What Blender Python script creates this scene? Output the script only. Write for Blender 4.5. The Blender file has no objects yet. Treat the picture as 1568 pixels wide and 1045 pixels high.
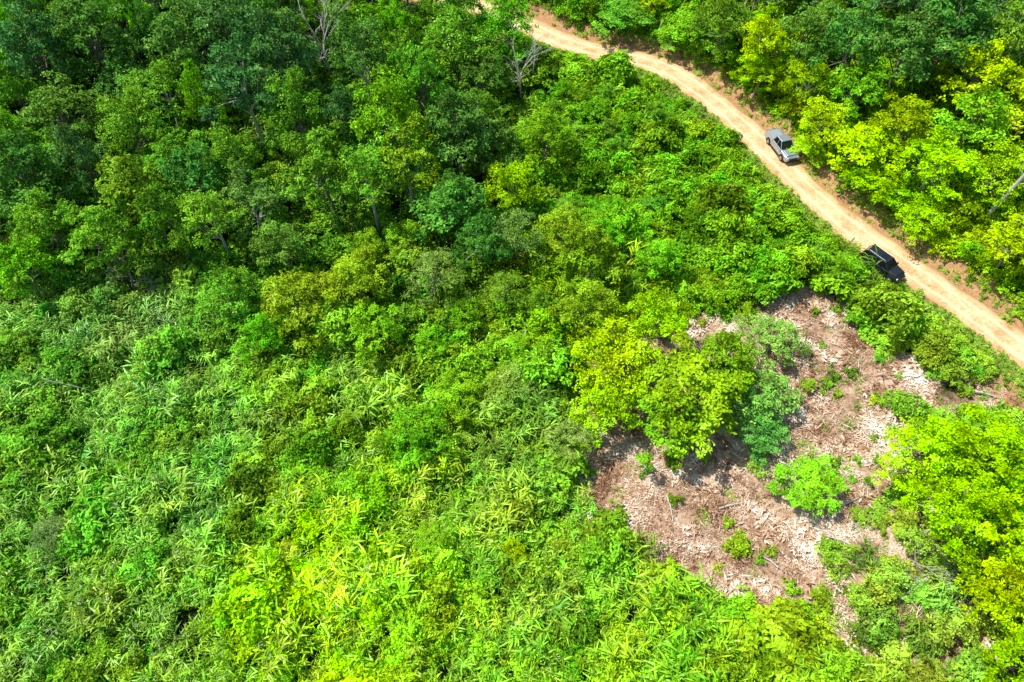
import bpy, math, numpy as np
from mathutils import Vector, Matrix
rng = np.random.default_rng(11)
scene = bpy.context.scene
scene.view_settings.view_transform = 'Standard'
scene.view_settings.look = 'None'
scene.view_settings.exposure = 0
# ------------------------------------------------------------------ survey
CH, TH, F = 54.0, math.radians(55), 1045.0
S_, C_ = math.sin(TH), math.cos(TH)
def flat(px, py, hz=0.0):
    u = (px-784)/F; v = (py-522.5)/F
    z = (CH-hz)/(S_+v*C_)
    return u*z, z*(C_-v*S_), z
road_px = [(640,-10),(720,8),(765,20),(800,36),(850,60),(900,76),(955,88),(1010,103),(1055,128),(1100,163),(1150,207),(1190,245),(1225,281),(1265,318),(1310,355),(1360,392),(1420,432),(1490,482),(1568,540),(1650,600)]
RD = np.array([flat(a,b)[:2] for a,b in road_px])
def catmull(P, n=6):
    out=[]
    Q=np.vstack([2*P[0]-P[1],P,2*P[-1]-P[-2]])
    for i in range(1,len(Q)-2):
        for k in range(n):
            t=k/n
            out.append(.5*((2*Q[i])+(-Q[i-1]+Q[i+1])*t+(2*Q[i-1]-5*Q[i]+4*Q[i+1]-Q[i+2])*t*t+(-Q[i-1]+3*Q[i]-3*Q[i+1]+Q[i+2])*t**3))
    out.append(Q[-2]); return np.array(out)
RDS = catmull(RD,5)
RDX = np.vstack([RDS[0]+(RDS[0]-RDS[1])/np.linalg.norm(RDS[0]-RDS[1])*150, RDS, RDS[-1]+(RDS[-1]-RDS[-2])/np.linalg.norm(RDS[-1]-RDS[-2])*150])
def road_dist(x,y):
    x=np.asarray(x,float); y=np.asarray(y,float)
    best=np.full(x.shape,1e9); side=np.ones(x.shape)
    for a,b in zip(RDX[:-1],RDX[1:]):
        d=b-a; L2=d@d
        t=np.clip(((x-a[0])*d[0]+(y-a[1])*d[1])/L2,0,1)
        qx=x-a[0]-t*d[0]; qy=y-a[1]-t*d[1]
        dd=np.hypot(qx,qy); m=dd<best
        best=np.where(m,dd,best)
        side=np.where(m,np.sign(d[0]*qy-d[1]*qx),side)
    return best,side
def sm(t):
    t=np.clip(t,0,1); return t*t*(3-2*t)
def nz(x,y,s=1.0,o=0.0):
    x=np.asarray(x)*s+o; y=np.asarray(y)*s-o*1.7
    return (np.sin(x*.9+1.3*np.sin(y*.7+o))+np.sin(y*1.1+1.7*np.sin(x*.6+1.1))+.6*np.sin(x*2.3+y*1.7+2)+.5*np.sin(x*1.9-y*2.9+.7*np.sin(x*3)))/3.1
def height(x,y):
    d,s=road_dist(x,y)
    up=.9*sm((d-3.0)/1.2)+.15*np.clip(d-4,0,60)
    dn=-.4*sm((d-3.6)/1.5)-.08*np.clip(d-4,0,75)
    return np.where(s>0,up,dn)+.55*nz(x,y,.35)*sm((d-4)/6)
def loc(px,py,h=0.0):
    hz=0.0
    for _ in range(8):
        x,y,z=flat(px,py,hz+h)
        hz=.5*hz+.5*float(height(np.array([x]),np.array([y]))[0])
    return x,y,float(height(np.array([x]),np.array([y]))[0]),z
def poly(pts): return np.array([loc(a,b)[:2] for a,b in pts])
def inside(P,x,y):
    x=np.asarray(x);y=np.asarray(y); c=np.zeros(x.shape,bool); n=len(P)
    for i in range(n):
        x1,y1=P[i];x2,y2=P[(i+1)%n]
        if y1==y2: continue
        m=((y1>y)!=(y2>y))&(x<(x2-x1)*(y-y1)/(y2-y1)+x1)
        c^=m
    return c
# ------------------------------------------------------------------ nodes
def newmat(name):
    m=bpy.data.materials.new(name); m.use_nodes=True
    nt=m.node_tree; nt.nodes.clear(); return m,nt
def N(nt,t,**k):
    n=nt.nodes.new(t)
    for a,b in k.items(): setattr(n,a,b)
    return n
def math_(nt,op,a,b=None,c=None):
    n=N(nt,'ShaderNodeMath',operation=op)
    for i,v in enumerate((a,b,c)):
        if v is None: continue
        if isinstance(v,(int,float)): n.inputs[i].default_value=v
        else: nt.links.new(v,n.inputs[i])
    return n.outputs[0]
def mixc(nt,f,a,b,bt='MIX'):
    n=N(nt,'ShaderNodeMix',data_type='RGBA',blend_type=bt)
    for i,v in ((0,f),(6,a),(7,b)):
        if isinstance(v,(int,float)): n.inputs[i].default_value=v
        elif isinstance(v,tuple): n.inputs[i].default_value=(*v,1)
        else: nt.links.new(v,n.inputs[i])
    return n.outputs[2]
def noise(nt,scale,detail=3,rough=.6,vec=None):
    n=N(nt,'ShaderNodeTexNoise'); n.inputs['Scale'].default_value=scale
    n.inputs['Detail'].default_value=detail; n.inputs['Roughness'].default_value=rough
    if vec is None:
        g=N(nt,'ShaderNodeNewGeometry'); vec=g.outputs['Position']
    nt.links.new(vec,n.inputs['Vector']); return n.outputs['Fac']
def ramp(nt,f,stops):
    n=N(nt,'ShaderNodeValToRGB'); nt.links.new(f,n.inputs[0])
    e=n.color_ramp.elements
    while len(e)<len(stops): e.new(.5)
    for el,(p,c) in zip(e,stops):
        el.position=p; el.color=(*c,1) if len(c)==3 else c
    return n.outputs[0]
def leafmat(name,src,trans=.16,gloss=0.0,gain=2.1,yv=.35):
    m,nt=newmat(name)
    oi=N(nt,'ShaderNodeObjectInfo')
    if src=='OBJ': tint=oi.outputs['Color']
    else: tint=N(nt,'ShaderNodeAttribute',attribute_name='tint',attribute_type='INSTANCER').outputs['Color']
    lv=N(nt,'ShaderNodeAttribute',attribute_name='lv').outputs['Fac']
    n1=noise(nt,.25,1)
    val=math_(nt,'MULTIPLY',math_(nt,'MULTIPLY_ADD',lv,1.45,.28),gain)
    hs=N(nt,'ShaderNodeHueSaturation'); nt.links.new(tint,hs.inputs['Color']); hs.inputs['Saturation'].default_value=1.04
    h=math_(nt,'MULTIPLY_ADD',n1,.05,.470)
    h=math_(nt,'ADD',h,math_(nt,'MULTIPLY_ADD',oi.outputs['Random'],-.03,.016))
    nt.links.new(h,hs.inputs['Hue']); nt.links.new(val,hs.inputs['Value'])
    yl=math_(nt,'GREATER_THAN',lv,.9)
    col=mixc(nt,math_(nt,'MULTIPLY',yl,yv),hs.outputs[0],(.65,.68,.22))
    p=N(nt,'ShaderNodeBsdfDiffuse'); nt.links.new(col,p.inputs['Color'])
    t=N(nt,'ShaderNodeBsdfTranslucent')
    nt.links.new(mixc(nt,1.0,col,(1.2,1.1,.4),'MULTIPLY'),t.inputs['Color'])
    mx=N(nt,'ShaderNodeMixShader'); mx.inputs[0].default_value=trans
    nt.links.new(p.outputs[0],mx.inputs[1]); nt.links.new(t.outputs[0],mx.inputs[2])
    out=mx.outputs[0]
    if gloss:
        g=N(nt,'ShaderNodeBsdfGlossy'); g.inputs['Roughness'].default_value=.4
        m2=N(nt,'ShaderNodeMixShader'); m2.inputs[0].default_value=gloss
        nt.links.new(out,m2.inputs[1]); nt.links.new(g.outputs[0],m2.inputs[2]); out=m2.outputs[0]
    o=N(nt,'ShaderNodeOutputMaterial'); nt.links.new(out,o.inputs[0])
    return m
def simple(name,c1,c2=None,scale=3,rough=.8,metal=0,spec=.3,coat=0):
    m,nt=newmat(name)
    p=N(nt,'ShaderNodeBsdfPrincipled')
    f=noise(nt,scale,4)
    nt.links.new(mixc(nt,f,c1,c2 or c1),p.inputs['Base Color'])
    p.inputs['Roughness'].default_value=rough; p.inputs['Metallic'].default_value=metal
    p.inputs['Specular IOR Level'].default_value=spec; p.inputs['Coat Weight'].default_value=coat
    o=N(nt,'ShaderNodeOutputMaterial'); nt.links.new(p.outputs[0],o.inputs[0]); return m
M_leafO=leafmat('leaf_tree','OBJ',.17,0,2.15)
M_leafI=leafmat('leaf_undergrowth','INS')
M_caneI=leafmat('leaf_cane','INS',.17,.025,2.15,.3)
M_bark=simple('bark',(.14,.12,.085),(.32,.28,.22),4)
M_pale=simple('bark_pale',(.50,.46,.39),(.68,.64,.56),6)
M_grey=simple('bark_dead',(.34,.30,.25),(.52,.47,.41),5)
M_deb,nt=newmat('dry_debris')
lv=N(nt,'ShaderNodeAttribute',attribute_name='lv').outputs['Fac']
nn=noise(nt,.3,4,.7)
f=math_(nt,'ADD',math_(nt,'MULTIPLY',lv,.66),math_(nt,'MULTIPLY_ADD',nn,2.9,-1.22))
col=ramp(nt,f,[(0,(.20,.10,.05)),(.28,(.46,.27,.15)),(.52,(.70,.49,.33)),(.75,(.86,.71,.53)),(1,(.95,.88,.75))])
p=N(nt,'ShaderNodeBsdfDiffuse'); nt.links.new(col,p.inputs['Color'])
o=N(nt,'ShaderNodeOutputMaterial'); nt.links.new(p.outputs[0],o.inputs[0])

# ------------------------------------------------------------------ meshes
def mk(name,V,Q,mats,mi=None,lv=None,smooth=False):
    V=np.asarray(V,np.float32); Q=np.asarray(Q,np.int32)
    me=bpy.data.meshes.new(name)
    me.vertices.add(len(V)); me.vertices.foreach_set('co',V.ravel())
    me.loops.add(Q.size); me.loops.foreach_set('vertex_index',Q.ravel())
    me.polygons.add(len(Q)); me.polygons.foreach_set('loop_start',np.arange(len(Q),dtype=np.int32)*4)
    for m in mats: me.materials.append(m)
    if mi is not None: me.polygons.foreach_set('material_index',np.asarray(mi,np.int32))
    me.polygons.foreach_set('use_smooth',np.full(len(Q),smooth))
    me.update(calc_edges=True)
    if lv is not None:
        a=me.attributes.new('lv','FLOAT','POINT'); a.data.foreach_set('value',np.asarray(lv,np.float32))
    return me
def nrm(a): return a/np.maximum(np.linalg.norm(a,axis=-1,keepdims=True),1e-6)
class Acc:
    def __init__(s): s.V=[];s.Q=[];s.M=[];s.L=[];s.n=0
    def add(s,V,Q,mi,lv):
        s.V.append(V);s.Q.append(Q+s.n);s.M.append(np.full(len(Q),mi));s.L.append(lv if np.ndim(lv) else np.full(len(V),lv));s.n+=len(V)
    def mesh(s,name,mats,smooth=False):
        return mk(name,np.vstack(s.V),np.vstack(s.Q),mats,np.concatenate(s.M),np.concatenate(s.L),smooth)
def leaves(C,A,Nn,L,W,droop=.15):
    A=nrm(A); S=nrm(np.cross(A,Nn)); Nn=np.cross(S,A)
    L=L[:,None];W=W[:,None]
    v=np.stack([C,C+A*L*.45+S*W*.5+Nn*W*.12,C+A*L-Nn*L*droop,C+A*L*.45-S*W*.5+Nn*W*.12],1).reshape(-1,3)
    q=np.arange(len(v)).reshape(-1,4); return v,q
def blades(C,A,L,W,droop):
    A=nrm(A); up=np.array([0,0,1.]); S=nrm(np.cross(A,up)+1e-4); L=L[:,None];W=W[:,None]; droop=droop[:,None]
    rows=[(0,.35),(.4,1),(1,.12)]
    vs=[]
    for t,w in rows:
        c=C+A*L*t-up*droop*L*t*t*t
        vs+= [c+S*W*w*.5, c-S*W*w*.5]
    v=np.stack(vs,1).reshape(-1,3); n=len(C)
    b=(np.arange(n)*6)[:,None,None]; q=np.array([[0,1,3,2],[2,3,5,4]])[None]+b
    return v,q.reshape(-1,4)
def tube(P,R,sides=6):
    P=np.asarray(P,float); n=len(P); V=[]
    for i in range(n):
        t=P[min(i+1,n-1)]-P[max(i-1,0)]; t=t/max(np.linalg.norm(t),1e-6)
        a=np.cross(t,[.3,.9,.1]); a/=max(np.linalg.norm(a),1e-6); b=np.cross(t,a)
        for k in range(sides):
            g=2*math.pi*k/sides; V.append(P[i]+R[i]*(a*math.cos(g)+b*math.sin(g)))
    Q=[]
    for i in range(n-1):
        for k in range(sides):
            k2=(k+1)%sides; Q.append([i*sides+k,i*sides+k2,(i+1)*sides+k2,(i+1)*sides+k])
    return np.array(V),np.array(Q)
def foliage(acc,lobes,sub,per,L,W,flat_=.75,mi=0,zmin=-.35,upb=.75):
    for c,r in lobes:
        d=nrm(rng.normal(size=(sub*2,3))); d=d[d[:,2]>zmin][:sub]
        ns=len(d); sc=c+d*r*np.array([1,1,flat_])*rng.uniform(.7,1.15,(ns,1))
        pos=np.repeat(sc,per,0)+rng.normal(size=(ns*per,3))*r*np.array([.18,.18,.10])
        dd=np.repeat(d,per,0)
        nn_=nrm(dd*.7+np.array([0,0,upb])+rng.normal(size=dd.shape)*.4)
        ax=np.cross(nn_,nrm(rng.normal(size=dd.shape)))
        n=len(pos)
        v,q=leaves(pos,ax,nn_,rng.uniform(.7,1.25,n)*L,rng.uniform(.7,1.2,n)*W)
        l=np.clip(.45+rng.normal()*.13+np.repeat(rng.normal(size=ns)*.12,per)+rng.normal(size=n)*.16,0,1)
        acc.add(v,q,mi,np.repeat(l,4))
def tree_mesh(name,R=4.,H=10.,nl=32,sub=13,per=12,L=.34,W=.2,dome=3.2,mats=None):
    a=Acc(); lobes=[]
    ph=rng.uniform(0,6.28)
    for i in range(nl):
        g=i*2.39996+ph; u=(i+.5)/nl
        rr=R*.88*math.sqrt(u)*(1+.24*math.sin(g*3+ph)+.14*math.sin(g*2))
        z=H-1.0-dome*(rr/R)**2+rng.normal()*.8
        lr=rng.uniform(.14,.28)*R
        lobes.append((np.array([rr*math.cos(g)+rng.normal()*.25,rr*math.sin(g)+rng.normal()*.25,z]),lr))
    for i in range(nl//5):
        g=rng.uniform(0,6.28); rr=R*rng.uniform(.45,.95)
        lobes.append((np.array([rr*math.cos(g),rr*math.sin(g),H-dome-rng.uniform(.8,2.6)]),rng.uniform(.14,.24)*R))
    foliage(a,lobes,sub,per,L,W)
    top=np.array([rng.normal()*.4,rng.normal()*.4,H*.62])
    fork=top*np.array([.6,.6,.62])
    v,q=tube([[0,0,-.8],[.05,0,.5],fork,top,top+[0,0,H*.2]],[.30,.22,.17,.12,.04],7); a.add(v,q,1,.5)
    for c,lr in lobes[::2]:
        s=fork+(top-fork)*rng.uniform(.1,1.2); m=(s+c)/2+[0,0,-.25]+rng.normal(size=3)*.2
        v,q=tube([s,m,c],[.085,.05,.015],5); a.add(v,q,1,.5)
    return a.mesh(name,mats or [M_leafO,M_bark])
TREES=[tree_mesh('tree_crown_a'),tree_mesh('tree_crown_b',nl=26,dome=2.6,L=.38,W=.22),
       tree_mesh('tree_crown_c',nl=40,dome=4.2,sub=12,per=11,L=.30,W=.18),
       tree_mesh('tree_crown_d',nl=28,dome=3.6,sub=13,per=11,L=.44,W=.23),
       tree_mesh('tree_crown_e',nl=22,dome=2.2,sub=15,per=13,L=.32,W=.19,mats=[M_leafO,M_pale]),
       tree_mesh('tree_crown_f',nl=34,dome=5.0,sub=12,per=12,L=.36,W=.17)]
SPARSE=[tree_mesh('tree_sparse_a',nl=28,sub=11,per=11,L=.3,W=.16),
        tree_mesh('tree_sparse_b',nl=32,sub=10,per=12,L=.27,W=.15,dome=4.4)]
def bare_mesh(name,H=9,mat=M_grey,spread=.5,depth=4,r0=.11):
    a=Acc()
    def br(p,d,L,r,k):
        m=p+d*L*.5+rng.normal(size=3)*L*.05; e=p+d*L+rng.normal(size=3)*L*.05
        v,q=tube([p,m,e],[r,r*.8,r*.6],5 if k>1 else 4); a.add(v,q,0,.5)
        if k==0: return
        for j in range(3 if k<depth else 5):
            nd=nrm(d+rng.normal(size=3)*spread); nd[2]=abs(nd[2])*.9
            t=rng.uniform(.45,1); br(p+(e-p)*t,nrm(nd),L*rng.uniform(.5,.7),r*.55,k-1)
    br(np.array([0,0,-.5]),np.array([0.03,.02,1.]),H*.55,r0,depth)
    return a.mesh(name,[mat])
BARE=[bare_mesh('bare_branches_a'),bare_mesh('bare_branches_b',spread=.7),bare_mesh('bare_branches_c',mat=M_pale,spread=.45,r0=.15)]

proto=bpy.data.collections.new('undergrowth_prototypes')
def reg(col,name,me):
    o=bpy.data.objects.new(name,me); col.objects.link(o)
def shrub(R,H,nl,sub,per,L,W,mat):
    a=Acc(); lobes=[]
    for i in range(nl):
        g=i*2.4+rng.uniform(0,1); rr=R*.8*math.sqrt((i+.3)/nl)
        lobes.append((np.array([rr*math.cos(g),rr*math.sin(g),H*(.75-.4*(rr/R)**2)+rng.normal()*.12]),R*rng.uniform(.25,.4)))
    foliage(a,lobes,sub,per,L,W,zmin=-.1,upb=.9)
    for c,_ in lobes[::3]:
        v,q=tube([[0,0,-.2],c*np.array([.5,.5,.6]),c],[.04,.03,.01],4); a.add(v,q,1,.5)
    return a.mesh('shrub',[mat,M_bark])
def cane(n,hmin,hmax,L,W,rad,per=8,lean=.35,bz=.9):
    a=Acc(); C=[];A=[];
    bias=nrm(np.array([rng.normal(),rng.normal(),0.]))*.3
    for i in range(n):
        g=rng.uniform(0,6.28); r=rad*math.sqrt(rng.uniform()); b=np.array([r*math.cos(g),r*math.sin(g),-.1])
        h=rng.uniform(hmin,hmax); tp=b+np.array([math.cos(g)*lean*h*rng.uniform(.2,1),math.sin(g)*lean*h*rng.uniform(.2,1),h])+bias*h
        v,q=tube([b,tp],[.02,.008],3); a.add(v,q,0,.4)
        for k in range(per):
            t=.35+.65*(k+.5)/per; az=rng.uniform(0,6.28)
            C.append(b+(tp-b)*t); A.append(np.array([math.cos(az),math.sin(az),rng.uniform(.1,bz)])+bias*2.0)
    C=np.array(C);A=np.array(A);m=len(C)
    v,q=blades(C,A,rng.uniform(.6,1.2,m)*L,rng.uniform(.7,1.2,m)*W,rng.uniform(.2,.7,m))
    a.add(v,q,0,np.repeat(np.clip(.42+rng.normal(size=m)*.23,0,1),6))
    return a.mesh('cane',[M_caneI])
def bigleaf(n,L,W,h):
    a=Acc(); az=rng.uniform(0,6.28,n); A=np.stack([np.cos(az),np.sin(az),rng.uniform(.0,.7,n)],1)
    C=np.stack([np.cos(az)*.25,np.sin(az)*.25,rng.uniform(.4,1,n)*h],1)
    v,q=blades(C,A,rng.uniform(.7,1.2,n)*L,rng.uniform(.8,1.2,n)*W,rng.uniform(.3,.8,n))
    a.add(v,q,0,np.repeat(rng.uniform(.2,.55,n),6)); 
    for i in range(0,n,2):
        v,q=tube([[0,0,-.1],C[i]*.6,C[i]],[.03,.025,.02],4); a.add(v,q,0,.4)
    return a.mesh('bigleaf',[M_caneI])
protos=[('shrub',shrub(1.2,1.3,9,13,9,.21,.14,M_leafI)),('shrub',shrub(1.3,1.7,11,12,9,.19,.12,M_leafI)),('shrub',shrub(1.1,1.0,8,12,9,.27,.18,M_leafI)),('shrub',shrub(1.5,2.2,13,13,9,.24,.14,M_leafI)),
        ('cane',cane(14,.9,1.9,.75,.085,.6)),('cane',cane(16,.7,1.6,.62,.08,.65)),('cane',cane(13,1.2,2.3,.9,.10,.5)),('cane',cane(14,1.0,2.0,.8,.095,.55,per=7,lean=.5)),
        ('vine',shrub(1.6,.7,12,12,9,.23,.2,M_leafI)),('vine',shrub(1.7,.9,12,13,8,.2,.17,M_leafI)),
        ('big',bigleaf(13,.8,.24,1.0)),('weed',cane(16,.08,.4,.32,.045,.55,per=5)),('weed',shrub(.6,.4,6,8,6,.15,.09,M_leafI))]
idxs={}
for i,(k,me) in enumerate(protos):
    reg(proto,'plant_%02d'%i,me); idxs.setdefault(k,[]).append(i)
debc=bpy.data.collections.new('debris_prototypes')
def debris(n,Lr,rad,W,zz):
    a=Acc(); az=rng.uniform(0,6.28,n)+0; r=rad*np.sqrt(rng.uniform(size=n)); g=rng.uniform(0,6.28,n)
    L=rng.uniform(*Lr,n)
    A=np.stack([np.cos(az),np.sin(az),rng.normal(size=n)*.12],1)
    C=np.stack([r*np.cos(g),r*np.sin(g),.02+rng.uniform(0,zz,n)],1)
    nn_=nrm(np.stack([rng.normal(size=n)*.4,rng.normal(size=n)*.4,np.ones(n)],1))
    v,q=leaves(C,A,nn_,L,W*rng.uniform(.5,1.3,n),.03); a.add(v,q,0,np.repeat(rng.uniform(0,1,n)**1.3,4))
    return a.mesh('debris',[M_deb])
reg(debc,'litter_00',debris(130,(.1,.4),.9,.07,.12)); reg(debc,'litter_01',debris(45,(.3,1.3),1.2,.05,.3))
reg(debc,'litter_02',debris(40,(.3,.8),.9,.2,.2)); reg(debc,'litter_03',debris(120,(.08,.3),1.0,.09,.08))

def scatter(name,col,P,rot,scl,idx,tint=None):
    me=bpy.data.meshes.new(name); me.vertices.add(len(P)); me.vertices.foreach_set('co',np.asarray(P,np.float32).ravel())
    def at(n,t,prop,d):
        a=me.attributes.new(n,t,'POINT'); a.data.foreach_set(prop,d.ravel())
    at('rot','FLOAT_VECTOR','vector',np.asarray(rot,np.float32)); at('scl','FLOAT_VECTOR','vector',np.asarray(scl,np.float32))
    at('idx','INT','value',np.asarray(idx,np.int32))
    if tint is not None: at('tint','FLOAT_COLOR','color',np.asarray(np.c_[tint,np.ones(len(tint))],np.float32))
    o=bpy.data.objects.new(name,me); scene.collection.objects.link(o)
    ng=bpy.data.node_groups.new(name+'_scatter','GeometryNodeTree')
    ng.interface.new_socket('Geometry',in_out='INPUT',socket_type='NodeSocketGeometry')
    ng.interface.new_socket('Geometry',in_out='OUTPUT',socket_type='NodeSocketGeometry')
    gi=ng.nodes.new('NodeGroupInput'); go=ng.nodes.new('NodeGroupOutput'); ip=ng.nodes.new('GeometryNodeInstanceOnPoints')
    ci=ng.nodes.new('GeometryNodeCollectionInfo'); ci.inputs['Collection'].default_value=col
    ci.inputs['Separate Children'].default_value=True; ci.inputs['Reset Children'].default_value=True
    def na(n,t):
        x=ng.nodes.new('GeometryNodeInputNamedAttribute'); x.data_type=t; x.inputs['Name'].default_value=n
        return [s for s in x.outputs if s.enabled and s.name=='Attribute'][0]
    ip.inputs['Pick Instance'].default_value=True
    l=ng.links.new
    l(gi.outputs[0],ip.inputs['Points']); l(ci.outputs[0],ip.inputs['Instance'])
    l(na('idx','INT'),ip.inputs['Instance Index']); l(na('rot','FLOAT_VECTOR'),ip.inputs['Rotation']); l(na('scl','FLOAT_VECTOR'),ip.inputs['Scale'])
    l(ip.outputs[0],go.inputs[0])
    md=o.modifiers.new('scatter','NODES'); md.node_group=ng
    return o
# ------------------------------------------------------------------ colours
D=(.07,.175,.03); M=(.10,.225,.022); Y=(.175,.30,.013); G=(.13,.22,.045); Cc=(.125,.295,.032); Lm=(.225,.385,.014); B=(.12,.28,.018)
ctrl=[(100,100,D),(400,100,D),(650,200,M),(100,350,M),(400,400,M),(700,400,M),(600,50,M),(950,250,B),(1150,350,B),(1000,400,B),(900,480,Y),(100,600,Cc),(300,600,Cc),
(100,800,(.13,.29,.026)),(300,820,Cc),(50,950,(.12,.27,.026)),(200,1000,(.14,.30,.026)),(480,850,Lm),(500,1000,Lm),(700,950,(.18,.35,.022)),(600,700,(.19,.34,.02)),(450,650,(.15,.31,.026)),
(800,700,(.14,.28,.028)),(850,900,(.15,.31,.028)),(1000,950,(.19,.35,.02)),(1200,1000,(.18,.32,.02)),(1400,950,(.19,.31,.04)),(1400,620,(.16,.3,.03)),(1300,300,Y),(1450,330,Y),(1400,60,M),(1000,30,B),(1250,160,Y),(300,720,Cc),(200,520,(.14,.27,.05)),(520,560,(.15,.30,.028))]
cw=np.array([loc(a,b)[:2] for a,b,_ in ctrl]); cc=np.array([c for *_,c in ctrl])
def tint_at(x,y):
    d2=(x[:,None]-cw[:,0])**2+(y[:,None]-cw[:,1])**2+4
    w=1/d2**1.6; return (w@cc)/w.sum(1,keepdims=True)
# ------------------------------------------------------------------ zones
CLEAR=poly([(1050,485),(1130,470),(1225,430),(1300,470),(1360,535),(1425,590),(1445,650),(1395,690),(1360,760),(1300,810),(1265,890),(1190,945),(1110,945),(1065,895),(990,872),(905,810),(865,735),(885,650),(860,600),(885,535),(960,485)])
MIXED=poly([(1350,530),(1470,560),(1568,600),(1568,640),(1420,660),(1440,760),(1500,860),(1568,960),(1568,1045),(1300,1045),(1230,930),(1255,860),(1350,760),(1400,680)])
FOREST=poly([(-250,440),(60,430),(180,400),(300,440),(480,400),(620,390),(740,350),(800,300),(790,200),(800,130),(770,70),(700,30),(560,-20),(300,-130),(-350,-130)])
CANE=poly([(-250,520),(60,440),(180,430),(330,500),(520,540),(640,580),(800,650),(880,760),(1000,850),(1100,930),(1150,1250),(-250,1250)])
# ------------------------------------------------------------------ terrain
gx=np.concatenate([[-1500,-700,-300,-180],np.arange(-120,120.1,.7),[180,300,700,1500]])
gy=np.concatenate([[-1500,-700,-300,-120,-60],np.arange(-25,135.1,.7),[200,350,800,2000]])
X,Yg=np.meshgrid(gx,gy); Z=height(X,Yg)+.05*nz(X,Yg,3.1)*(road_dist(X,Yg)[0]>3.2)
nx,ny=len(gx),len(gy)
i=(np.arange(ny-1)[:,None]*nx+np.arange(nx-1)[None]).ravel()
me=mk('ground',np.c_[X.ravel(),Yg.ravel(),Z.ravel()],np.c_[i,i+1,i+1+nx,i+nx],[],smooth=True)
inC=inside(CLEAR,X,Yg).ravel(); inM=inside(MIXED,X,Yg).ravel(); rd,rs=road_dist(X.ravel(),Yg.ravel())
bare=np.where(inC,1.,np.where(inM,.6,0.)); 
px_=loc(1566,602)[:2]
vg=np.where(rs>0,1-sm((rd-3.9)/1.5),.55*(1-sm((rd-2.5)/1.6)))
spur=1-sm((np.hypot(X.ravel()-px_[0],Yg.ravel()-px_[1])-2.0)/1.5)
for n,d in (('bare',bare),('verge',np.maximum(vg,spur))):
    a=me.attributes.new(n,'FLOAT','POINT'); a.data.foreach_set('value',d.astype(np.float32))
mg,nt=newmat('ground_soil')
n1=noise(nt,.35,5,.65); n2=noise(nt,3.5,6,.7); n3=noise(nt,14,4,.7)
green=ramp(nt,n2,[(.3,(.02,.035,.01)),(.55,(.04,.075,.015)),(.75,(.09,.13,.03))])
soil=ramp(nt,math_(nt,'ADD',math_(nt,'MULTIPLY',n2,.5),math_(nt,'MULTIPLY',n1,.5)),[(.38,(.20,.11,.06)),(.46,(.42,.26,.155)),(.55,(.64,.45,.31)),(.66,(.86,.73,.58))])
vsoil=ramp(nt,n2,[(.3,(.32,.15,.065)),(.5,(.55,.30,.14)),(.7,(.68,.45,.25))])
ab=N(nt,'ShaderNodeAttribute',attribute_name='bare').outputs['Fac']; av=N(nt,'ShaderNodeAttribute',attribute_name='verge').outputs['Fac']
fb=ramp(nt,math_(nt,'ADD',ab,math_(nt,'MULTIPLY_ADD',n1,1.2,-.6)),[(.35,(0,0,0)),(.6,(1,1,1))])
fv=ramp(nt,math_(nt,'ADD',av,math_(nt,'MULTIPLY_ADD',n2,.9,-.45)),[(.35,(0,0,0)),(.65,(1,1,1))])
col=mixc(nt,fv,mixc(nt,fb,green,soil),vsoil)
p=N(nt,'ShaderNodeBsdfPrincipled'); p.inputs['Roughness'].default_value=.95; p.inputs['Specular IOR Level'].default_value=.1
nt.links.new(col,p.inputs['Base Color'])
bp=N(nt,'ShaderNodeBump'); bp.inputs['Strength'].default_value=.7; bp.inputs['Distance'].default_value=.15
nt.links.new(math_(nt,'ADD',n2,math_(nt,'MULTIPLY',n3,.5)),bp.inputs['Height']); nt.links.new(bp.outputs[0],p.inputs['Normal'])
o=N(nt,'ShaderNodeOutputMaterial'); nt.links.new(p.outputs[0],o.inputs[0])
me.materials.append(mg)
scene.collection.objects.link(bpy.data.objects.new('ground',me))
# ------------------------------------------------------------------ road
RF=catmull(RDS,3)
T=np.gradient(RF,axis=0); T=nrm(T); Nr=np.c_[-T[:,1],T[:,0]]
offs=np.linspace(-1,1,25); V=[];K=[]
arc=np.concatenate([[0],np.cumsum(np.linalg.norm(np.diff(RF,axis=0),axis=1))])
for k,(c,n_) in enumerate(zip(RF,Nr)):
    hw=2.15+.18*math.sin(arc[k]*.35)+.12*math.sin(arc[k]*1.3)
    for t in offs:
        w=hw*t; e=1-sm((abs(t)-.85)/.15)
        rut=-.035*math.exp(-((abs(w)-.85)/.22)**2)
        z=.03+.05*(e)+rut+.008*math.sin(arc[k]*2.1+t*7)-.06*(1-e)
        q=c+n_*w; V.append([q[0],q[1],z]); K.append(t)
n=len(offs); ii=(np.arange(len(RF)-1)[:,None]*n+np.arange(n-1)[None]).ravel()
mr=mk('dirt_road',V,np.c_[ii+1,ii,ii+n,ii+1+n],[],smooth=True)
a=mr.attributes.new('cross','FLOAT','POINT'); a.data.foreach_set('value',np.array(K,np.float32))
m,nt=newmat('road_dirt')
kk=N(nt,'ShaderNodeAttribute',attribute_name='cross').outputs['Fac']
n1=noise(nt,.5,5,.6); n2=noise(nt,4,6,.7); n3=noise(nt,18,3,.7)
base=ramp(nt,math_(nt,'ADD',math_(nt,'MULTIPLY',n1,.55),math_(nt,'MULTIPLY',n2,.45)),[(.34,(.48,.26,.105)),(.47,(.75,.48,.235)),(.58,(.88,.63,.36)),(.7,(.93,.75,.49))])
ak=math_(nt,'ABSOLUTE',kk)
tr=math_(nt,'SUBTRACT',1,math_(nt,'MULTIPLY',math_(nt,'ABSOLUTE',math_(nt,'SUBTRACT',ak,.4)),6)); tr=math_(nt,'MULTIPLY',math_(nt,'MAXIMUM',tr,0),.6)
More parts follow.
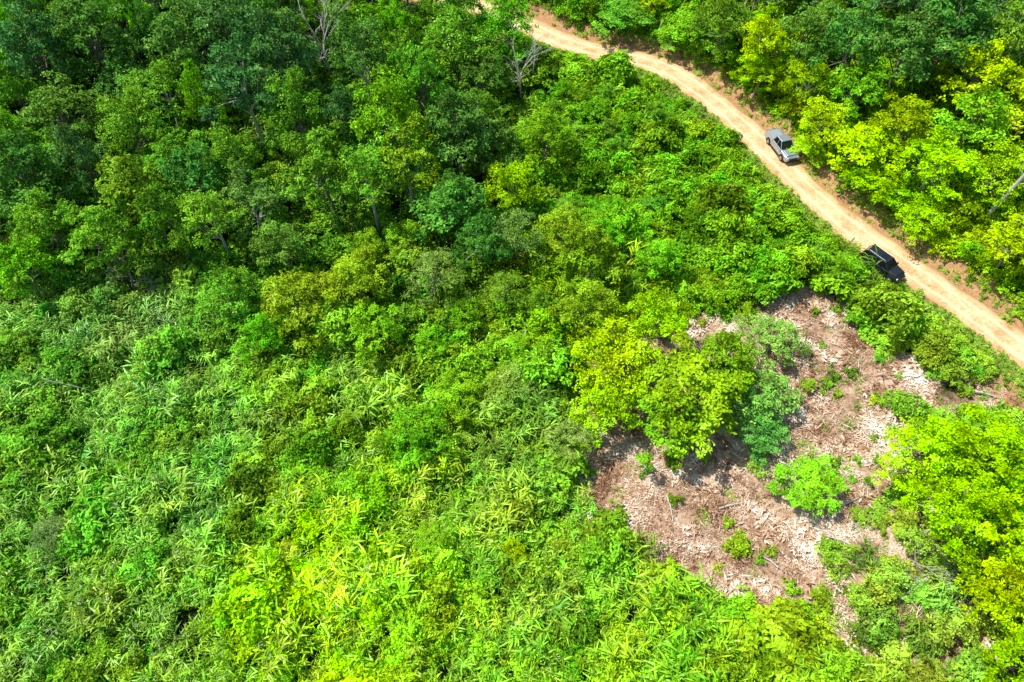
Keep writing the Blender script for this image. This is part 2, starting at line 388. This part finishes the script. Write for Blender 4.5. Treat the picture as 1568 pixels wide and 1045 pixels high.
base=mixc(nt,tr,base,(.95,.77,.52))
ed=math_(nt,'MULTIPLY',math_(nt,'MAXIMUM',math_(nt,'SUBTRACT',math_(nt,'ADD',ak,math_(nt,'MULTIPLY_ADD',n2,.6,-.3)),.70),0),3.5)
ed=math_(nt,'MINIMUM',ed,.85)
base=mixc(nt,ed,base,(.54,.29,.12))
p=N(nt,'ShaderNodeBsdfPrincipled'); p.inputs['Roughness'].default_value=.95; p.inputs['Specular IOR Level'].default_value=.1
nt.links.new(base,p.inputs['Base Color'])
bp=N(nt,'ShaderNodeBump'); bp.inputs['Strength'].default_value=.5; bp.inputs['Distance'].default_value=.06
nt.links.new(math_(nt,'ADD',n2,math_(nt,'MULTIPLY',n3,.4)),bp.inputs['Height']); nt.links.new(bp.outputs[0],p.inputs['Normal'])
o=N(nt,'ShaderNodeOutputMaterial'); nt.links.new(p.outputs[0],o.inputs[0]); mr.materials.append(m)
scene.collection.objects.link(bpy.data.objects.new('dirt_road',mr))
# ------------------------------------------------------------------ trees
placed=[]
def put(name,me,x,y,z,sx,sz,tint=None,rot=None,tilt=(0,0)):
    o=bpy.data.objects.new(name,me); scene.collection.objects.link(o)
    o.location=(x,y,z); o.rotation_euler=(tilt[0],tilt[1],rng.uniform(0,6.28) if rot is None else rot)
    o.scale=(sx,sx*rng.uniform(.9,1.1),sz)
    if tint is not None:
        j=rng.uniform(.82,1.18); o.color=(tint[0]*j*rng.uniform(.9,1.1),tint[1]*j,tint[2]*j,1)
    return o
Md=(.075,.185,.027); Yd=(.14,.25,.018); YG=(.20,.345,.012); Bl=(.065,.165,.042)
manual=[(45,55,62,14,Bl,0),(130,40,55,13,D,1),(90,160,62,11,Md,2),(25,215,42,11,M,3),(285,40,58,14,D,0),(350,30,50,15,Bl,1),(365,115,60,14,Bl,4),(430,75,52,14,Bl,3),(445,150,50,13,M,2),
(592,165,66,14,B,5),(640,115,48,13,M,0),(695,55,62,12,M,2),(735,110,40,9,Md,1),(700,190,52,12,D,3),(620,235,55,11,Yd,4),(490,240,56,12,M,0),(560,265,55,11,M,4),(350,235,50,11,M,5),(290,265,48,11,D,1),
(205,280,58,11,M,3),(150,350,48,10,M,0),(60,330,48,10,M,2),(25,400,42,8,B,1),(320,330,50,10,M,4),(385,305,46,10,G,4),(425,370,45,9,Md,0),(690,305,52,9,Md,3),(782,280,42,8,Y,4),(835,195,44,8,B,5),(760,215,38,8,Md,3),
(450,450,62,8,Yd,2),(545,420,50,8,Yd,0),(350,440,42,7,M,3),(400,505,42,6,B,5),(570,500,42,6,B,1),(662,412,42,8,G,7),(735,365,40,8,Md,4),(792,352,38,8,G,6),(860,345,42,8,Yd,2),(905,385,50,9,Yd,3),
(900,460,46,8,Yd,0),(772,440,40,6,M,7),(640,660,50,5,B,4),(700,600,40,4,B,0),(790,590,48,4,(.15,.26,.04),2),(75,815,36,3,(.09,.17,.045),7),
(950,535,64,7.5,Y,2),(1005,490,50,7,Y,4),(1062,588,80,8,(.17,.32,.018),0),(1112,545,50,7,Yd,3),(925,615,50,5.5,Y,5),(872,668,38,4.5,G,6),(1035,645,54,5.5,(.165,.31,.02),1),(1165,600,46,4,(.12,.255,.045),3),(1165,655,44,3.5,(.11,.245,.045),5),
(1185,515,50,3.5,(.165,.27,.05),7),(1245,740,48,2.8,(.13,.31,.02),0),
(1435,690,62,8,YG,2),(1520,690,72,9,YG,0),(1470,780,64,8,YG,4),(1555,800,62,8,YG,1),(1535,900,46,6,YG,3),(1610,740,70,9,YG,5),(1600,900,70,7,YG,2),(1600,1010,60,6,YG,0),
(1180,55,42,9,Lm,1),(1168,105,36,6,Y,0),(1060,38,42,8,B,3),(955,15,42,8,M,2),(1030,55,26,4,B,4),(1110,20,42,10,M,5),(1240,120,38,7,Y,4),(1270,175,46,6,Y,2),(1315,130,42,8,B,1),(1330,215,48,6,YG,3),(1390,180,50,8,Y,0),(1250,225,32,4,Y,5),
(1440,245,54,7,YG,4),(1350,275,42,5,YG,1),(1425,325,42,5,YG,2),(1500,175,50,9,B,3),(1510,100,60,10,YG,0),(1560,50,60,12,M,4),(1400,60,62,12,D,1),(1310,45,56,12,D,5),(1470,30,60,13,D,3),(1545,250,50,8,Y,2),(1560,370,44,6,Y,1),(1240,40,45,11,Md,2),(1600,150,60,10,Y,3),
(1290,405,26,3,B,4)]
ALLT=TREES+SPARSE
for (px,py,r,h,t,v) in manual:
    for _ in range(12):
        x,y,z,dep=loc(px,py,h*.8); R=r*dep/F*1.05
        if road_dist(np.array([x]),np.array([y]))[0][0]>2.9+.35*R: break
        h*=.85
    put('broadleaf_tree' if h>3.6 else 'shrub',ALLT[v],x,y,z,R/4,h/10,t); placed.append((x,y,R))
# bare trees claim their own gaps in the canopy
for (px,py,s,mi) in [(797,160,.95,2),(510,135,1.25,2),(215,450,.7,1)]:
    x,y,z,_=loc(px,py); put('bare_tree',BARE[mi],x,y,z,s,s); placed.append((x,y,1.8))
for (px,py,s,mi) in [(1390,865,.3,1),(1420,885,.26,0)]:
    x,y,z,_=loc(px,py); put('bare_shrub',BARE[mi],x,y,z,s*2.4,s)
def fillp(P,n,rmin,rmax,hr,tints,k=.78,ns=30):
    lo=P.min(0);hi=P.max(0); c=0
    for _ in range(n*ns):
        if c>=n: break
        x,y=rng.uniform(lo,hi)
        if not inside(P,np.array([x]),np.array([y]))[0]: continue
        R=rng.uniform(rmin,rmax)
        rdd,rss=road_dist(np.array([x]),np.array([y]))
        if rdd[0]<R*.8+2.7: continue
        if any((x-a)**2+(y-b)**2<(k*(R+r))**2 for a,b,r in placed): continue
        h=rng.uniform(*hr)*(.75+.25*R/rmax)
        if rss[0]<0: h=min(h,rdd[0]*1.1)
        tt=tints[rng.integers(len(tints))]; v=rng.choice(len(ALLT),p=[.155]*6+[.035]*2)
        put('broadleaf_tree' if h>3.6 else 'shrub',ALLT[v],x,y,float(height(np.array([x]),np.array([y]))[0]),R/4,h/10,tt); placed.append((x,y,R)); c+=1
fillp(FOREST,140,2.4,4.6,(7.5,14.5),[D,M,Md,M,Bl,B,B],.72,14)
UR=poly([(640,-40),(760,-30),(900,40),(1000,60),(1100,110),(1200,190),(1300,290),(1420,390),(1568,480),(1800,560),(1800,-130),(640,-130)])
URd=poly([(640,-40),(900,10),(1120,40),(1300,110),(1480,140),(1800,260),(1800,-140),(640,-140)])
fillp(URd,80,2.4,4.6,(8,14),[M,Md,M,Bl,B,B],.70,14)
fillp(UR,120,1.4,3.2,(3.5,7),[Y,YG,B,B,Yd],.76,14)
MID=poly([(380,420),(620,400),(760,350),(800,300),(800,120),(860,100),(1000,200),(1000,400),(1100,440),(860,500),(840,600),(700,700),(520,560)])
fillp(MID,40,1.3,2.6,(2.5,6),[M,B,B,Yd,M],.85,14)
LOW=poly([(500,620),(600,620),(800,720),(900,900),(1000,1150),(350,1150),(380,800)])
fillp(LOW,14,1.0,1.9,(1.8,3.0),[B,Y,Lm],1.5,14)
def pole(name,px,py,h,r,tilt,mat):
    a=Acc(); pts=[[0,0,-.4],[.05,0,h*.3],[.12,.05,h*.7],[.1,.1,h]]
    v,q=tube(pts,[r,r*.9,r*.7,r*.35],8); a.add(v,q,0,.5)
    for k in range(4):
        b=np.array([.1,.05,h*(.6+.1*k)]); g=rng.uniform(0,6.28); d=np.array([math.cos(g),math.sin(g),.9])
        v,q=tube([b,b+d*.5,b+d*1.1+[0,0,.2]],[r*.3,r*.2,r*.08],5); a.add(v,q,0,.5)
    x,y,z,_=loc(px,py); put(name,a.mesh(name,[mat]),x,y,z,1,1,rot=0,tilt=tilt)
for a_ in [(1492,352,10.5,.22,(0,.08),M_pale),(1515,360,8,.16,(.1,.5),M_grey),(735,255,9,.12,(0,0),M_pale),(178,606,6.5,.07,(.1,-.9),M_pale),(1122,55,8,.13,(0,.1),M_pale),(1140,60,7,.1,(0,-.05),M_pale),(310,505,5,.07,(.2,-.7),M_grey),(812,150,8,.09,(0,.05),M_pale)]: pole('dead_tree_trunk',*a_)
def log(px,py,px2,py2,r):
    x,y,z,_=loc(px,py); x2,y2,z2,_=loc(px2,py2); a=Acc(); d=np.array([x2-x,y2-y,z2-z])
    v,q=tube([[0,0,r],d*.4+[.1,.05,r*1.6],d+[0,0,r]],[r,r*.85,r*.5],8); a.add(v,q,0,.5)
    o=bpy.data.objects.new('fallen_log',a.mesh('fallen_log',[M_pale])); o.location=(x,y,z+.15); scene.collection.objects.link(o)
for l in [(1375,1003,1335,948,.15),(1350,1000,1322,955,.09),(1300,835,1262,822,.09),(1280,780,1320,760,.07),(1190,870,1160,850,.08),(1090,560,1130,530,.08),(1480,600,1530,612,.1),(1100,780,1140,770,.07),(1020,760,1030,800,.07)]: log(*l)
# ------------------------------------------------------------------ undergrowth scatter
sp=1.06
ax_=np.arange(-96,100,sp); ay_=np.arange(-8,112,sp)
PX,PY=np.meshgrid(ax_,ay_); PX=PX.ravel()+rng.uniform(-.5,.5,PX.size); PY=PY.ravel()+rng.uniform(-.5,.5,PY.size)
kk_=np.abs(PX)<50+PY*.6
PX,PY=PX[kk_],PY[kk_]
rd,rs=road_dist(PX,PY)
inC=inside(CLEAR,PX+.9*nz(PX,PY,1.3,2.),PY+.9*nz(PX,PY,1.2,6.)); inM=inside(MIXED,PX,PY); inF=inside(FOREST,PX,PY); inCa=inside(CANE,PX,PY)
cx_=loc(1335,650)[:2]; nearE=np.hypot(PX-cx_[0],PY-cx_[1])<7
u=rng.uniform(size=len(PX)); wn=nz(PX,PY,.5,7.0)
keep=(rd>np.where(rs>0,3.3,3.0))&~(inC&(u>.10+.15*(wn>.2)+.2*nearE))&~(inM&(u>.72+.3*wn))&~(inF&(u>.38))&(np.hypot(PX-px_[0],PY-px_[1])>3.0)
hole=(nz(PX,PY,.9,4.)+.5*nz(PX,PY,2.3,1.)>.75)&inCa&(rng.uniform(size=len(PX))<.7)
keep&=~hole
PX,PY,rd,rs,inC,inM,inF,inCa=[a[keep] for a in (PX,PY,rd,rs,inC,inM,inF,inCa)]
n=len(PX); nse=nz(PX,PY,.55,3.0)+rng.normal(size=n)*.3; u=rng.uniform(size=n)
idx=np.zeros(n,int); 
def pick(k,m): 
    idx[m]=rng.choice(idxs[k],m.sum())
isc=(inCa&(nse>-.25))|(~inCa&(u<.22))
pick('cane',isc); pick('shrub',~isc&(u<.65)); pick('vine',~isc&(u>=.65)); pick('big',(rng.uniform(size=n)<.02)&~inC)
near=(rd<4.4)|inM&(rng.uniform(size=n)<.66)|inC&(rng.uniform(size=n)<.9); pick('weed',near)
mound=1.08+.55*nz(PX,PY,.6,1.0)
s=np.clip(mound,.5,1.7)*rng.uniform(.8,1.3,n)*np.where(inC|inM,.85,1.0)*np.where(rd<5.5,.75,1)
bigb=(rng.uniform(size=n)<.03)&~near&(rd>6)&~inC&~inM&~inCa; pick('shrub',bigb); s[bigb]=rng.uniform(1.5,2.1,bigb.sum())
zs=s*rng.uniform(.85,1.45,n)
lowb=(inside(CLEAR,PX,PY+3)|inside(CLEAR,PX,PY+1.5))&~inC; zs[lowb]*=.65
tint=tint_at(PX,PY)*rng.uniform(.78,1.22,(n,1)); tint[:,0]*=rng.uniform(.8,1.2,n)
dark=rng.uniform(size=n)<.12; tint[dark]*=.55
rot=np.c_[rng.normal(size=n)*.1,rng.normal(size=n)*.1,rng.uniform(0,6.28,n)]
cm=idx<0
for k_ in idxs['cane']: cm|=(idx==k_)
rot[cm,2]=nz(PX[cm],PY[cm],.25,5.)*3+rng.normal(size=cm.sum())*1.2
scatter('undergrowth_foliage',proto,np.c_[PX,PY,height(PX,PY)-.05],rot,np.c_[s,s,zs],idx,tint)
m=3600; k=rng.integers(5,len(RF)-1,m); sd=rng.choice([-1,-1,1],m); off=rng.uniform(1.9,4.6,m)*sd
gx_=RF[k,0]+Nr[k,0]*off+rng.normal(size=m)*.3; gy_=RF[k,1]+Nr[k,1]*off+rng.normal(size=m)*.3
dd,_s=road_dist(gx_,gy_); kp=(dd>2.05)&~((_s>0)&(dd<3.4)&(rng.uniform(size=m)<.7)); gx_,gy_=gx_[kp],gy_[kp]; m=len(gx_); sg=rng.uniform(.4,.95,m)
tg=np.tile(np.array([[.20,.31,.05]]),(m,1))*rng.uniform(.7,1.2,(m,1))
scatter('verge_grass',proto,np.c_[gx_,gy_,height(gx_,gy_)],np.c_[np.zeros(m),np.zeros(m),rng.uniform(0,6.28,m)],np.c_[sg,sg,sg],rng.choice(idxs['weed'],m),tg)
lo,hi=CLEAR.min(0)-1,CLEAR.max(0)+1
q=rng.uniform([lo[0],lo[1]-14],[hi[0]+14,hi[1]],(7000,2)); a1=inside(CLEAR,q[:,0],q[:,1]); a2=inside(MIXED,q[:,0],q[:,1])
uu=rng.uniform(size=len(q)); dn_=.45+.35*nz(q[:,0],q[:,1],.8,2.); kp=(a1&(uu<dn_))|(a2&(uu<dn_*.5)); q=q[kp]; m=len(q); sg=rng.uniform(.6,1.3,m)
scatter('cut_vegetation_debris',debc,np.c_[q,height(q[:,0],q[:,1])],np.c_[rng.normal(size=m)*.06,rng.normal(size=m)*.06,rng.uniform(0,6.28,m)],np.c_[sg,sg,sg],rng.integers(0,4,m))
# ------------------------------------------------------------------ vehicles
M_silver=simple('paint_silver_blue',(.40,.46,.51),(.43,.49,.54),1,.3,.4,.5,1)
M_black=simple('paint_black',(.014,.016,.022),(.02,.022,.028),1,.25,.1,.5,1)
M_glass=simple('window_glass',(.01,.014,.018),None,1,.06,0,.8)
M_tyre=simple('tyre_rubber',(.02,.02,.02),(.035,.03,.028),8,.85)
M_rim=simple('wheel_alloy',(.45,.45,.46),None,1,.3,.8)
M_trim=simple('plastic_trim',(.025,.025,.027),None,1,.6)
M_liner=simple('bed_cover',(.30,.33,.35),(.38,.40,.42),5,.6)
M_lamp=simple('headlamp',(.8,.82,.85),None,1,.1,0,.8); M_red=simple('tail_lamp',(.4,.01,.01),None,1,.2)
def child(par,name,me,bev=0,smooth=True):
    o=bpy.data.objects.new(name,me); scene.collection.objects.link(o); o.parent=par
    if bev:
        b=o.modifiers.new('b','BEVEL'); b.width=bev; b.segments=2; b.limit_method='ANGLE'; b.angle_limit=.6
    return o
def loft(rings,mat,name):
    V=np.vstack(rings); k=len(rings[0]); bm_f=[]
    for i in range(len(rings)-1):
        for j in range(k):
            j2=(j+1)%k; bm_f.append((i*k+j,i*k+j2,(i+1)*k+j2,(i+1)*k+j))
    bm_f.append(tuple(range(k))[::-1]); bm_f.append(tuple(range((len(rings)-1)*k,len(rings)*k)))
    me=bpy.data.meshes.new(name); me.from_pydata([tuple(map(float,v)) for v in V],[],bm_f); me.materials.append(mat)
    import bmesh
    b=bmesh.new(); b.from_mesh(me); bmesh.ops.recalc_face_normals(b,faces=b.faces); b.to_mesh(me); b.free()
    return me
def ring(x,hw,zb,zt): 
    h=zt-zb
    return np.array([[x,-hw*.93,zb],[x,-hw,zb+h*.2],[x,-hw,zb+h*.72],[x,-hw*.93,zt-.04],[x,-hw*.8,zt],[x,hw*.8,zt],[x,hw*.93,zt-.04],[x,hw,zb+h*.72],[x,hw,zb+h*.2],[x,hw*.93,zb]])
def box(x0,x1,y0,y1,z0,z1,mat,name,tx=0,ty=0):
    r=[np.array([[x0,y0,z0],[x1,y0,z0],[x1,y1,z0],[x0,y1,z0]]),np.array([[x0+tx,y0+ty,z1],[x1-tx,y0+ty,z1],[x1-tx,y1-ty,z1],[x0+tx,y1-ty,z1]])]
    return loft(r,mat,name)
def cyl(cx,cy,cz,r,w,mat,name,s=24):
    g=np.arange(s)/s*2*math.pi
    R=[np.c_[cx+rr*np.cos(g),np.full(s,yy),cz+rr*np.sin(g)] for yy,rr in ((cy-w/2,r*.9),(cy-w/2+.03,r),(cy+w/2-.03,r),(cy+w/2,r*.9))]
    return loft(R,mat,name)
def vehicle(name,px,py,p0,p1,kind,paint,scale=1.0):
    root=bpy.data.objects.new(name,None); scene.collection.objects.link(root); root.scale=(scale,)*3
    x,y,_,_=loc(px,py,.9)
    a=loc(*p0,.9);b=loc(*p1,.9); root.rotation_euler=(0,0,math.atan2(b[1]-a[1],b[0]-a[0])); root.location=(x,y,.05)
    pick_=kind=='pickup'; F_=2.62 if pick_ else 2.4; Bk=-2.65 if pick_ else -2.4; W=.93
    st=[(F_,.70,.5,.72),(F_-.06,.80,.42,.88),(F_-.3,.88,.36,1.0),(F_-.8,W,.34,1.06),(1.15,W,.33,1.12),(.9,W,.33,1.14)]
    if pick_: st+=[(-.85,W,.33,1.14)]
    else: st+=[(-1.5,W,.33,1.14),(Bk+.15,.9,.38,1.12),(Bk,.84,.45,1.0)]
    child(root,'body',loft([ring(*[s[0],s[1],s[2],s[3]]) for s in st],paint,'body'),.03)
    child(root,'bonnet',box(1.15,F_-.35,-.66,.66,1.06,1.13,paint,'bonnet',.06,.06),.03)
    rz=1.80; rf,rb=(.42,-.62) if pick_ else (.38,-1.95); cb=-.86 if pick_ else Bk+.12
    cab=[np.array([[1.1,-.84,1.125],[1.1,.84,1.125],[cb,.84,1.125],[cb,-.84,1.125]]),np.array([[rf,-.64,rz-.05],[rf,.64,rz-.05],[rb,.64,rz-.05],[rb,-.64,rz-.05]])]
    child(root,'windows',loft(cab,M_glass,'windows'))
    child(root,'roof',box(rb-.04,rf+.06,-.67,.67,rz-.06,rz+.02,paint,'roof',.07,.07),.03)
    def pil(x0,x1,sy,r=.04):
        v,q=tube([[x0,sy*.85,1.12],[x1,sy*.66,rz-.03]],[r,r],6); return mk('pillar',v,q,[paint])
    for sy in (-1,1):
        child(root,'pillar_front',pil(1.1,rf,sy)); child(root,'pillar_mid',pil(.1,.0,sy)); child(root,'pillar_rear',pil(cb,rb,sy,.06))
        if not pick_: child(root,'pillar_third',pil(-1.1,-1.05,sy))
        child(root,'mirror',box(.88,1.08,sy*.93 if sy>0 else -1.12,1.12 if sy>0 else -.93,1.1,1.27,paint,'mirror',.03,.02),.02)
        child(root,'headlamp',box(F_-.22,F_-.06,min(sy*.55,sy*.8),max(sy*.55,sy*.8),.78,.93,M_lamp,'headlamp',.02,.02),.01)
        child(root,'tail_lamp',box(Bk-.015,Bk+.1,min(sy*.72,sy*.9),max(sy*.72,sy*.9),.7,1.02,M_red,'tail_lamp'),.01)
        for wx in (1.62,-1.5):
            child(root,'wheel_arch',cyl(wx,sy*.90,.43,.47,.1,M_trim,'wheel_arch'))
            child(root,'tyre',cyl(wx,sy*.85,.38,.39,.27,M_tyre,'tyre')); child(root,'rim',cyl(wx,sy*.90,.38,.24,.2,M_rim,'rim',10))
        child(root,'side_step',box(-1.0,1.1,min(sy*.9,sy*1.0),max(sy*.9,sy*1.0),.3,.36,M_trim,'side_step'),.01)
        if not pick_: 
            v,q=tube([[rf-.1,sy*.56,rz+.02],[rf-.2,sy*.56,rz+.08],[rb+.2,sy*.56,rz+.08],[rb+.1,sy*.56,rz+.02]],[.022]*4,6); child(root,'roof_rail',mk('rail',v,q,[M_rim]))
    child(root,'grille',box(F_-.03,F_+.03,-.5,.5,.62,.86,M_trim,'grille'),.01); child(root,'bumper',box(F_-.15,F_+.1,-.8,.8,.42,.6,M_trim if pick_ else paint,'bumper',.03,.03),.03)
    if pick_:
        child(root,'bed_floor',box(Bk+.1,-.96,-.78,.78,.5,.72,M_liner,'bed_floor'))
        for sy in (-1,1): child(root,'bed_side',box(Bk,-.87,min(sy*.80,sy*W),max(sy*.80,sy*W),.42,1.14,paint,'bed_side',0,.015),.03)
        child(root,'tailgate',box(Bk,Bk+.09,-.79,.79,.45,1.12,paint,'tailgate'),.02)
        child(root,'bed_front',box(-.95,-.87,-.79,.79,.6,1.13,paint,'bed_front'),.01)
        child(root,'rear_bumper',box(Bk-.16,Bk-.01,-.8,.8,.42,.58,M_rim,'rear_bumper'),.03)
        child(root,'bed_cover',box(Bk+.1,-.96,-.77,.77,1.06,1.12,M_liner,'bed_cover',.02,.02),.01)
    else:
        child(root,'sunroof',box(-.6,.15,-.4,.4,rz+.022,rz+.03,M_glass,'sunroof'))
    child(root,'wiper_cowl',box(1.0,1.16,-.7,.7,1.13,1.15,M_trim,'cowl'))
vehicle('parked_pickup_truck',1198,222,(1180,200),(1215,245),'pickup',M_silver)
vehicle('parked_suv',1352,404,(1325,385),(1376,422),'suv',M_black,.96)
# ------------------------------------------------------------------ light + camera
el=math.radians(58); sdir=nrm(np.array([-.93,.36,0.])); sd=np.array([sdir[0]*math.cos(el),sdir[1]*math.cos(el),math.sin(el)])
L=bpy.data.lights.new('sun','SUN'); L.energy=5; L.angle=math.radians(.53); L.color=(1,.965,.9)
lo_=bpy.data.objects.new('sun',L); scene.collection.objects.link(lo_); lo_.rotation_euler=Vector(-sd).to_track_quat('-Z','Y').to_euler()
w=bpy.data.worlds.new('World'); scene.world=w; w.use_nodes=True; nt=w.node_tree; nt.nodes.clear()
sk=nt.nodes.new('ShaderNodeTexSky'); sk.sky_type='NISHITA'; sk.sun_disc=False; sk.sun_elevation=el; sk.sun_rotation=math.atan2(sdir[0],sdir[1])
bg=nt.nodes.new('ShaderNodeBackground'); bg.inputs[1].default_value=.135; ow=nt.nodes.new('ShaderNodeOutputWorld')
nt.links.new(sk.outputs[0],bg.inputs[0]); nt.links.new(bg.outputs[0],ow.inputs[0])
cam=bpy.data.cameras.new('camera'); cam.lens=24; cam.sensor_width=36; cam.clip_end=5000
co=bpy.data.objects.new('camera',cam); co.location=(0,0,CH); co.rotation_euler=(math.pi/2-TH,0,0); scene.collection.objects.link(co); scene.camera=co
print('trees',len(placed),'plants',n)
